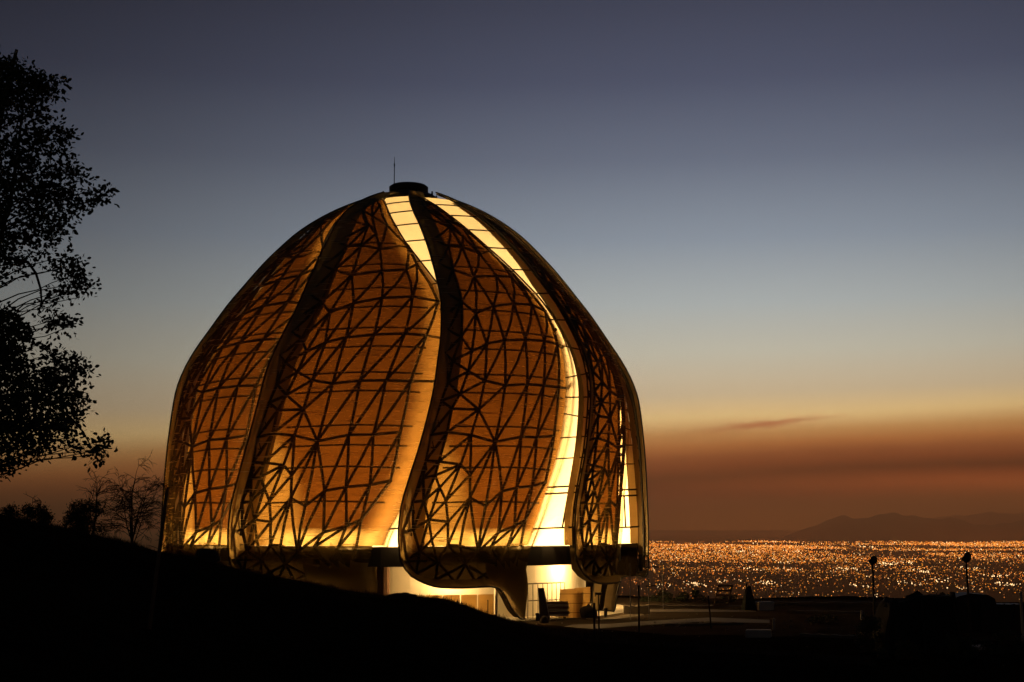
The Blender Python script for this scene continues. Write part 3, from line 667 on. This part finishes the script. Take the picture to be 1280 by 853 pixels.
bare_tree(196, 684, crest_Y(196), [(.55,.8,1.5,.03,1),(.9,.6,1.2,.025,1)], 'low leaning dead branches between the bare tree and the temple wall', 13, 'dead_shrub', 'shrub')
def bush(px, py, Y, w_, h_, label, seed, loose=1.0, name='shrub', gz=None, group=None):
    p = at(px, py, Y); g_ = ground_z(p.x, p.y) if gz is None else gz
    o = empty(name, (p.x, p.y, g_-.04)); tag(o, label, 'shrub', group); q = random.Random(seed); cs, rs_, ns_ = [], [], []
    st = MB()
    for i in range(11):
        t_ = q.uniform(-1,1); c = Vector((t_*w_/2, q.uniform(-.35,.35)*w_, h_*q.uniform(.25,1)*(1-.45*t_*t_)))
        cs.append(tuple(c)); r = q.uniform(.16,.3)*h_; rs_.append(r); ns_.append(int(260*loose*(r/.25)**1.3)+30)
        limb(st, (0,0,-.05), c, .025, .006, i+seed)
    V, F = leaves_mesh(cs, rs_, ns_, .07, seed); mesh_of(V, F).build('foliage', M['leaf'], o); st.build('stem', M['twig'], o); return o
bush(110, 668, crest_Y(110), 1.5, 1.35, 'dense dark bush under the thin bare tree on the hill crest', 21)
bush(93, 668, crest_Y(93), .9, .75, 'small round bush hugging the left side of the dense hillside bush', 22)
bush(33, 652, crest_Y(33), 1.3, .75, 'low ragged bush at the far left of the hill crest', 23)
bush(54, 656, crest_Y(54), .6, .45, 'little bush just right of the ragged bush on the crest', 24)
bush(13, 645, crest_Y(13), .5, .45, 'tiny tuft of leaves at the very left of the crest', 25, .6)
bare_tree(38, 648, crest_Y(38), [(.0,1,1.0,.018,1),(.3,1,.9,.015,1)], 'small leafless sapling behind the ragged bush on the left crest', 14)
def rock(px, py, Y, r, label, seed, gz=None):
    p = at(px, py, Y); g_ = ground_z(p.x, p.y) if gz is None else gz
    mb = MB(); mb.blob((0,0,r[2]*.45), r, seed, .3, 16, 10); o = mb.build('boulder', M['earthrock'], smooth=True, loc=(p.x, p.y, g_)); tag(o, label, 'boulder'); return o
M['earthrock'] = simple('dark_rock', (.045,.035,.026), .95, .4, 4, .4)
rock(258, 697, crest_Y(258), (.55,.4,.34), 'dark boulder on the crest against the glowing left wing', 1)
rock(503, 748, crest_Y(503), (.6,.4,.11), 'flat dark boulder on the crest under the frontmost wing', 2)
stake = MB(); stake.tube([(0,0,-.2),(.12,.05,1.15),(.2,.08,2.1)], [.035,.032,.025], 6)
M['wood'] = simple('weathered_wood', (.12,.075,.04), .85, .3, 5)
p = gnd(185, 785, 2.6); 
for Yt in np.linspace(20, 60, 400):
    c = at(185, 788, Yt)
    if c.z < ground_z(c.x, c.y): break
tag(stake.build('wooden_stake', M['wood'], loc=(c.x, c.y, ground_z(c.x, c.y))), 'thin leaning wooden stake standing in the dark hillside', 'stake')

# ------------------------------------------------------------------ site in front of and under the temple
M['metal'] = simple('galvanised_post', (.30,.28,.25), .5, .2, 4, 0, .6)
M['black'] = simple('black_metal', (.012,.011,.010), .6, .3, 3)
M['mesh_cloth'] = simple('dark_green_cloth', (.008,.011,.009), .9, .3, 2, .5)
M['path'] = simple('pale_path', (.11,.088,.06), .9, .3, .8, .2)
M['screen'] = shell_mat('screen_sheet', (.55,.43,.24), 0, .15)
M['board'] = simple('grey_board', (.42,.37,.29), .8, .2, 1.5)
def quad_strip(name, pxs, z):
    mb = MB(); vs_ = []
    for (x, y) in pxs: g_ = gnd(x, y, z); vs_.append((g_.x, g_.y, z))
    mb.add(vs_, [tuple(range(len(vs_)))]); return tag(mb.build(name, M['path']), kind='structure')
quad_strip('path', [(688,787),(716,781),(762,780),(800,777),(890,772),(962,775),(962,779),(880,777),(800,782),(760,785),(712,788)], .008)
quad_strip('path', [(812,765),(945,765),(945,763),(860,761.5),(812,762)], .012)
quad_strip('path', [(742,775),(800,766),(806,769),(770,774)], .016)
def post(name, px, py, h, r, label, cat, mtl, head=None, lean=(0,0), group=None):
    p = gnd(px, py); o = empty(name, p); tag(o, label, cat, group)
    mb = MB(); mb.tube([(0,0,-.1),(lean[0]*.5,lean[1]*.5,h*.5),(lean[0],lean[1],h)], r, 8); mb.build('pole', mtl, o)
    if head == 'T':
        hb = MB(); hb.box(lean[0]-.17, lean[0]+.17, -.07, .07, h-.02, h+.10); hb.tube([(lean[0]-.17,-.08,h-.02),(lean[0]-.17,-.08,h-.1)], .03, 6); hb.build('lamp_head', mtl, o)
    if head == 'flood':
        hb = MB(); hb.blob((lean[0]+.05,-.05,h+.12), (.21,.17,.24), 5, .12, 14, 8); hb.tube([(lean[0]-.18,-.1,h+.0),(lean[0]+.18,-.05,h+.30)], .11, 10); hb.build('lamp_head', mtl, o)
        br = MB(); br.box(lean[0]-.12, lean[0]+.12, -.03, .03, h-.12, h-.06); br.build('bracket', mtl, o)
    return o
post('light_pole', 1094, 788, 3.55, .055, 'dark floodlight pole with bulky head behind left end of the cloth-covered enclosure', 'light pole', M['black'], 'flood', (-.03,0), 'floodlight poles on the terrace')
post('light_pole', 1214, 800, 3.85, .055, 'dark floodlight pole with bulky head rising at right end of the cloth-covered enclosure', 'light pole', M['black'], 'flood', (-.10,0), 'floodlight poles on the terrace')
post('floodlight_stand', 749, 797, 2.1, .035, 'small floodlight on T-shaped stand before the lit entrance', 'floodlight', M['black'], 'T', (-.02,0))
post('fence_post', 743, 799, 1.75, .06, 'thick dark post left of the T-shaped floodlight stand', 'post', M['black'])
post('fence_post', 799, 792, 2.45, .05, 'dark post standing alone right of the T-shaped floodlight stand', 'post', M['black'])
post('fence_post', 889, 786, 1.75, .04, 'dark slightly leaning post before the low terrace wall', 'post', M['black'], None, (-.12,0))
post('fence_post', 1279, 809, 2.5, .07, 'pale lit post at the right edge of the terrace', 'post', M['metal'])
for px, py, h, lab in ((788,775,3.3,'thin metal pole nearest the rightmost lit wing'),(811,775,3.3,'thin metal pole with two crossbars against the city lights'),(829,762,3.1,'thin metal pole farthest from the temple wing')):
    o = post('metal_pole', px, py, h, .022, lab, 'pole', M['metal'], None, (0,0), 'thin poles beside the temple')
    if px == 811:
        for z in (h-.25, h-1.35):
            cb = MB(); cb.tube([(-.15,0,z),(.62,0,z+.03)], .03, 5); cb.build('crossbar', M['black'], o)
for i, (px, py, h) in enumerate([(1077,775,.5),(1105,812,.75),(967,787,.55)]):
    lab = ['short pale stake near left end of the dark enclosure','pale marker stake in front of the dark enclosure','small pale bollard beside a concrete block'][i]
    mb = MB(); mb.tube([(0,0,-.05),(.02,0,h)], .07, 8); mb.lathe([(.075,h-.02),(.075,h+.02),(.02,h+.06)], 10, (.02,0,0))
    tag(mb.build('marker_stake', M['metal'], loc=gnd(px, py)), lab, 'stake')
def block(name, px, py, sx, sy, sz, label, cat, mtl, rz=0):
    mb = MB(); b_ = .03
    mb.lathe([], 3) if False else None
    mb.v = []; mb.f = []
    bm = bmesh.new(); bmesh.ops.create_cube(bm, size=1)
    bmesh.ops.scale(bm, vec=(sx, sy, sz), verts=bm.verts); bmesh.ops.translate(bm, vec=(0,0,sz/2), verts=bm.verts)
    bmesh.ops.bevel(bm, geom=list(bm.edges), offset=min(b_, sz*.2), segments=2, affect='EDGES')
    for v in bm.verts: v.co.x += .02*math.sin(v.co.z*5+v.co.y*3); v.co.z += .012*math.sin(v.co.x*4)
    me = bpy.data.meshes.new(name); bm.to_mesh(me); bm.free(); me.materials.append(mtl)
    o = bpy.data.objects.new(name, me); COL.objects.link(o); o.location = gnd(px, py); o.rotation_euler.z = rz; return tag(o, label, cat)
block('concrete_block', 955, 763, 1.1, .8, .55, 'lit concrete block on the far edge of the terrace', 'block', M['concrete'], .3)
block('concrete_block', 948, 797, 1.25, .6, .38, 'low concrete block in the foreground left of the small bollard', 'block', M['concrete'], -.2)
block('concrete_slab', 1218, 812, 1.4, .8, .16, 'pale flat slab on the ground under the right floodlight pole', 'slab', M['concrete'], .4)
block('concrete_slab', 1233, 789, .9, .5, .3, 'dim squared block lying beyond the pale flat slab', 'block', M['concrete'], .2)
def low_wall(name, a, b, h, t_, label):
    A, B = gnd(*a), gnd(*b); d = (B-A); n_ = Vector((-d.y, d.x, 0)).normalized()*t_; mb = MB(); k = 14
    for i in range(k+1):
        p = A.lerp(B, i/k); hh = h+.02*math.sin(i*1.7)
        mb.v += [tuple(p-Vector((0,0,.1))), tuple(p+Vector((0,0,hh))), tuple(p+n_+Vector((0,0,hh))), tuple(p+n_-Vector((0,0,.1)))]
    for i in range(k):
        for j in range(3): mb.f.append((i*4+j, i*4+j+1, (i+1)*4+j+1, (i+1)*4+j))
    mb.f += [(0,1,2,3), tuple(4*k+j for j in (3,2,1,0))]
    return tag(mb.build(name, M['path']), label, 'wall')
low_wall('low_wall', (806,760), (955,761.5), .18, .5, 'long low kerb wall along the far edge of the terrace')
low_wall('low_wall', (966,757), (1100,757), .22, .4, 'dark retaining wall right of the lit concrete block')
low_wall('low_wall', (780,768), (812,768), .5, .5, 'short wall with a pale top under the right wing')
low_wall('low_wall', (830,783), (930,781), .12, .3, 'low broken kerb crossing the middle of the dark terrace')
low_wall('low_wall', (985,767), (1080,769), .2, .3, 'dark step of the terrace before the retaining wall')
low_wall('low_wall', (1000,796), (1070,799), .15, .3, 'faint kerb on the terrace left of the enclosure')
# curved kerb in front of the enclosure
kb = MB(); kp = [gnd(1108+i*12, 812+4.5*math.sin(i/10*math.pi)) for i in range(11)]
kb.tube([p+Vector((0,0,.05)) for p in kp], .09, 6); tag(kb.build('curved_kerb', M['path']), 'faint curved kerb in front of the dark enclosure', 'kerb')
# slatted panel leaning on a prop, A-shaped board
def place(name, px, py, label, cat, rz=0):
    return tag(empty(name, gnd(px, py), rz), label, cat)
pa = place('slatted_panel', 901, 761, 'slatted panel leaning to the right on the terrace edge', 'panel')
f_ = MB(); 
for x in (-.5, .42): f_.tube([(x,0,0),(x+.42,.25,1.55)], .05, 4)
f_.build('frame', M['wood'], pa)
for k in range(5):
    s_ = MB(); t_ = .12+.2*k; s_.box(-.5+.42*t_, .45+.42*t_, .25*t_-.05, .25*t_-.02, 1.55*t_, 1.55*t_+.13); s_.build('slat', M['wood'], pa)
pr = MB(); pr.tube([(.85,.25,1.45),(.5,.9,0)], .035, 5); pr.build('prop', M['wood'], pa)
ab = place('tarpaulin_frame', 936, 763, 'dark narrow A-shaped covered frame on the terrace edge', 'frame', .2)
m_ = MB(); m_.add([(-.42,-.4,0),(.42,-.4,0),(.42,.4,0),(-.42,.4,0),(-.13,-.1,1.55),(.13,-.1,1.55),(.13,.1,1.55),(-.13,.1,1.55)], [(0,1,5,4),(1,2,6,5),(2,3,7,6),(3,0,4,7),(4,5,6,7)])
m_.build('cover', M['mesh_cloth'], ab)
m_ = MB(); m_.tube([(-.12,0,1.5),(-.1,0,1.72)], .05, 6); m_.build('peak', M['black'], ab)
# cloth-covered site enclosure and the cabin beyond it
def cloth_box(name, px, py, sx, sy, sz, label, cat, mtl, seed, notch=None):
    o = place(name, px, py, label, cat, .06); mb = MB(); nx = 26; q = random.Random(seed)
    ring = [(x, -sy/2) for x in np.linspace(-sx/2, sx/2, nx)]+[(sx/2, y) for y in np.linspace(-sy/2, sy/2, 8)[1:]]+[(x, sy/2) for x in np.linspace(sx/2, -sx/2, nx)[1:]]+[(-sx/2, y) for y in np.linspace(sy/2, -sy/2, 8)[1:-1]]
    n_ = len(ring); nz_ = 7
    for j in range(nz_):
        for i, (x, y) in enumerate(ring):
            w_ = .05*math.sin(i*1.1+j*.5)+.03*math.sin(i*2.7)
            k_ = 1-.16*(j/(nz_-1))**1.5*(1 if x > 0 else 1.9); mb.v.append((x*k_+w_*(y/sy), y*k_+w_, (sz+(.13*math.sin(i*.45+seed)+.10*math.sin(i*1.3)+.16*math.sin(x*1.1))*(j == nz_-1))*j/(nz_-1)))
    for j in range(nz_-1):
        for i in range(n_): i2 = (i+1) % n_; mb.f.append((j*n_+i, j*n_+i2, (j+1)*n_+i2, (j+1)*n_+i))
    mb.f.append(tuple((nz_-1)*n_+i for i in range(n_)))
    mb.build('cloth', mtl, o)
    for sxx in (-1, 0, 1):
        pb = MB(); pb.tube([(sxx*sx/2*.98,-sy/2-.12,0),(sxx*sx/2*.80,-sy/2*.84-.10,sz*.98)], .04, 6); pb.build('support_post', M['black'], o)
    return o
cloth_box('site_enclosure', 1144, 814, 3.5, 2.4, 2.3, 'large dark enclosure wrapped in green shade cloth on the terrace', 'enclosure', M['mesh_cloth'], 2)
cb = place('site_cabin', 1218, 790, 'dark cabin with rounded roof beyond the right floodlight pole', 'cabin')
m_ = MB(); pr_ = [(-1.35,0),(-1.35,1.55),(-1.1,1.85),(-.4,2.02),(.5,1.95),(.85,1.75),(.95,1.3),(.95,0)]
for s in (-1, 1): m_.v += [(x, s*.9, z) for x, z in pr_]
k_ = len(pr_)
for i in range(k_-1): m_.f.append((i, i+1, k_+i+1, k_+i))
m_.f += [tuple(reversed(range(k_))), tuple(range(k_, 2*k_))]
m_.build('shell', M['black'], cb)
d_ = MB(); d_.box(-.5,.1,-.93,-.905,.1,1.6); d_.build('door', M['mesh_cloth'], cb)
cn = place('storage_crate', 1257, 786, 'dark flat-topped crate against the right side of the rounded cabin', 'crate')
m_ = MB(); m_.box(-.78,.78,-.7,.7,0,1.32); m_.build('body', M['black'], cn)
for x in (-.78,-.26,.26,.78):
    r_ = MB(); r_.box(x-.04,x+.04,-.745,-.703,.05,1.36); r_.build('rib', M['black'], cn)
bush(1125, 788, 73, .8, 2.15, 'left of two dark shrubs showing above the cloth enclosure', 31, 1.3, gz=0)
bush(1166, 788, 73, .85, 2.15, 'right of two dark shrubs showing above the cloth enclosure', 32, 1.0, gz=0)
for i, (px, w_, h_) in enumerate([(822,2.2,.9),(848,1.8,.7),(868,2.0,.95),(915,1.6,.55)]):
    p = gnd(px, 753)
    bush(px, 753, p.y, w_, h_, ['dark hedge bush on the terrace edge nearest the temple','low hedge bush second from the temple on the terrace edge','taller hedge bush just left of the slatted panel','low hedge bush between the slatted panel and the A-shaped frame'][i], 41+i, .9, 'hedge_bush', ground_z(p.x, p.y), 'bushes along the terrace edge')
bush(1092, 812, 63.5, 1.3, 1.3, 'ragged dark bush at left end of the cloth-wrapped enclosure', 51, 1.2, gz=0)
bush(1120, 822, 60.5, 1.5, .8, 'low dark bush in front of left half of the enclosure', 52, 1.2, gz=0)
bush(1196, 818, 61.5, 1.2, 1.0, 'dark bush at right end of the enclosure beside the pale slab', 53, 1.2, gz=0)
bush(1262, 815, 62.5, 1.8, .9, 'wide low bush in front of the flat-topped crate', 54, 1.1, gz=0)
bush(1030, 772, 82, 1.6, .5, 'low scrub on the dark terrace midway to the first floodlight pole', 55, .8, gz=0)
# ---- under the temple
def tl(phi, r, z=0): x, y, _ = cyl(phi, r, 0); return Vector((TC[0]+x, TC[1]+y, z))
sc_ = tag(empty('panel_screen', tl(15, 14.0)), 'row of pale beige screen panels under the frontmost wing', 'screen')
O_ = sc_.location
phs = np.linspace(0, 25.5, 7)
for i in range(6):
    A, B = tl(phs[i], 14.0)-O_, tl(phs[i+1]-.25, 14.0)-O_; m_ = MB(); n_ = Vector((0,.05,0))
    m_.add([A, B, B+n_, A+n_]+[v+Vector((0,0,1.52)) for v in (A, B, B+n_, A+n_)], [(0,1,5,4),(1,2,6,5),(2,3,7,6),(3,0,4,7),(4,5,6,7)])
    m_.build('panel', M['screen'], sc_)
m_ = MB(); A = tl(26, 13.95)-O_; m_.tube([A, A+Vector((0,0,1.9))], .10, 8); m_.build('end_post', M['white'], sc_)
for i, (ph, h) in enumerate([(-6,1.0),(-2.5,1.05),(5,.95),(12,1.0),(18.5,1.2)]):
    m_ = MB(); m_.tube([(0,0,-.1),(.01,0,h)], .025, 5); m_.tube([(0,0,h-.02),(0,0,h+.03)], .035, 5)
    p = tl(ph, 18.0); p = Vector((p.x, p.y, ground_z(p.x, p.y)))
    tag(m_.build('survey_stake', M['black'], loc=p), ['thin dark stake farthest left before the brown column','thin dark stake just before the brown column','thin dark stake at left end of the beige screen','thin dark stake before the middle of the beige screen','thin dark stake before right end of the beige screen'][i], 'stake', 'survey stakes in front of the temple')
# entrance
lb = tag(empty('leaning_board', tl(35.5, 15.0)), 'tall dark tapered board leaning beside the foot of the frontmost wing', 'board')
m_ = MB(); m_.add([(-.05,0,0),(.6,0,0),(.22,.25,1.85),(-.12,.25,1.85),(-.05,.05,0),(.6,.05,0),(.22,.3,1.85),(-.12,.3,1.85)], [(0,1,2,3),(7,6,5,4),(0,4,5,1),(1,5,6,2),(2,6,7,3),(3,7,4,0)]); m_.build('board', M['wood'], lb)
m_ = MB(); m_.tube([(.57,-.03,0),(.2,.22,1.86)], .03, 5); m_.build('edge_batten', M['concrete'], lb)
rl = tag(empty('handrail', tl(42, 13.6)), 'pale metal handrail with upright bars in the lit entrance', 'railing')
O_ = rl.location
rp_ = [tl(p, 13.6)-O_ for p in np.linspace(36, 49, 9)]
for z in (1.05, 2.05):
    m_ = MB(); m_.tube([p+Vector((0,0,z)) for p in rp_], .035, 6); m_.build('rail', M['metal'], rl)
for p in rp_:
    m_ = MB(); m_.tube([p, p+Vector((0,0,2.05))], .022, 6); m_.build('upright', M['metal'], rl)
st_ = tag(empty('stacked_materials', tl(42.5, 14.2)), 'stack of boards and timber on low trestles in the lit entrance', 'stack')
for i in range(6):
    m_ = MB(); dx = .06*math.sin(i*2.3); m_.box(-.75+dx, .85+dx, -.4, .4, .12+.15*i, .12+.15*i+.11); m_.build('board', M['wood' if i % 2 else 'board'], st_)
for x in (-.55, .6):
    m_ = MB(); m_.box(x-.07, x+.07, -.38, .38, 0, .115); m_.build('trestle', M['wood'], st_)
for i, (ph, r, w_, h_, lab) in enumerate([(46.4,14.6,.72,1.75,'wide grey panel propped upright before the bright entrance wall'),(49.6,14.8,.5,1.8,'narrow grey panel propped at right of the wide grey panel')]):
    pn = tag(empty('upright_panel', tl(ph, r)), lab, 'panel')
    m_ = MB(); m_.add([(-w_,0,0),(w_,0,0),(w_*1.08,.2,h_),(-w_*.86,.2,h_-.08),(-w_,.04,0),(w_,.04,0),(w_*1.08,.24,h_),(-w_*.86,.24,h_-.08)], [(0,1,2,3),(7,6,5,4),(0,4,5,1),(1,5,6,2),(2,6,7,3),(3,7,4,0)]); m_.build('sheet', M['screen'], pn)
    for k in range(3):
        b_ = MB(); zz = .3+.55*k; b_.tube([(-w_*.93,.2*zz/h_-.03,zz),(w_*1.03,.2*zz/h_-.03,zz)], .022, 4); b_.build('batten', M['wood'], pn)
for i, (px, py, h) in enumerate([(672,776,.42),(757,771,.5)]):
    m_ = MB(); m_.lathe([(.02,0),(.11,0),(.10,h*.7),(.13,h*.75),(.12,h),(.02,h+.02)], 12)
    tag(m_.build('bollard', M['black'], loc=gnd(px, py)), ['small dark bollard beside the leaning board at the entrance','small dark bollard at the foot of the wing right of the entrance'][i], 'bollard')
rock(680, 779, gnd(680,779).y, (.28,.25,.26), 'small dark boulder beside the bollard at the entrance', 5, 0)
rock(735, 772, gnd(735,772).y, (.55,.4,.5), 'dark heap of rubble at right of the propped panels', 6, 0)

# ---- dry grass along the hill crest and loose stones on the terrace
def tufts():
    q = np.random.default_rng(9); V = []; F = []
    for _ in range(5200):
        a = q.uniform(-24, 14); dc = float(np.interp(a, da_, dd_)); d = dc+q.normal()*1.6-.8; x, y = d*math.sin(R_(a)), d*math.cos(R_(a))
        if math.sin(x*1.7+2*math.sin(y*.9))+q.normal()*.5 < .1: continue
        z = ground_z(x, y)
        for k in range(5):
            h = abs(q.normal())*.10+.04; bx, by = q.normal(size=2)*.07; lx, ly = q.normal(size=2)*h*.35; w_ = .012
            o = len(V); V += [(x+bx-w_, y+by, z-.03), (x+bx+w_, y+by, z-.03), (x+bx+lx, y+by+ly, z+h)]; F.append((o, o+1, o+2))
    tag(mesh_of(V, F).build('dry_grass', M['twig']), 'short dry grass along the crest of the dark hillside', 'grass', kind='stuff')
tufts()
def stones():
    q = random.Random(17); mb = MB()
    for i in range(150):
        px, py = q.uniform(640, 1290), 768+abs(q.gauss(0, 22)); g_ = gnd(px, py); r = q.uniform(.02, .07)
        if ground_z(g_.x, g_.y) > .05: continue
        mb.blob((g_.x, g_.y, r*.3), (r*q.uniform(.8,1.5), r, r*.7), i, .3, 7, 4)
    tag(mb.build('loose_stones', M['stone']), 'loose stones strewn over the terrace', 'stones', kind='stuff')
M['stone'] = simple('loose_stone', (.20,.16,.11), .9, .35, 3)
stones()
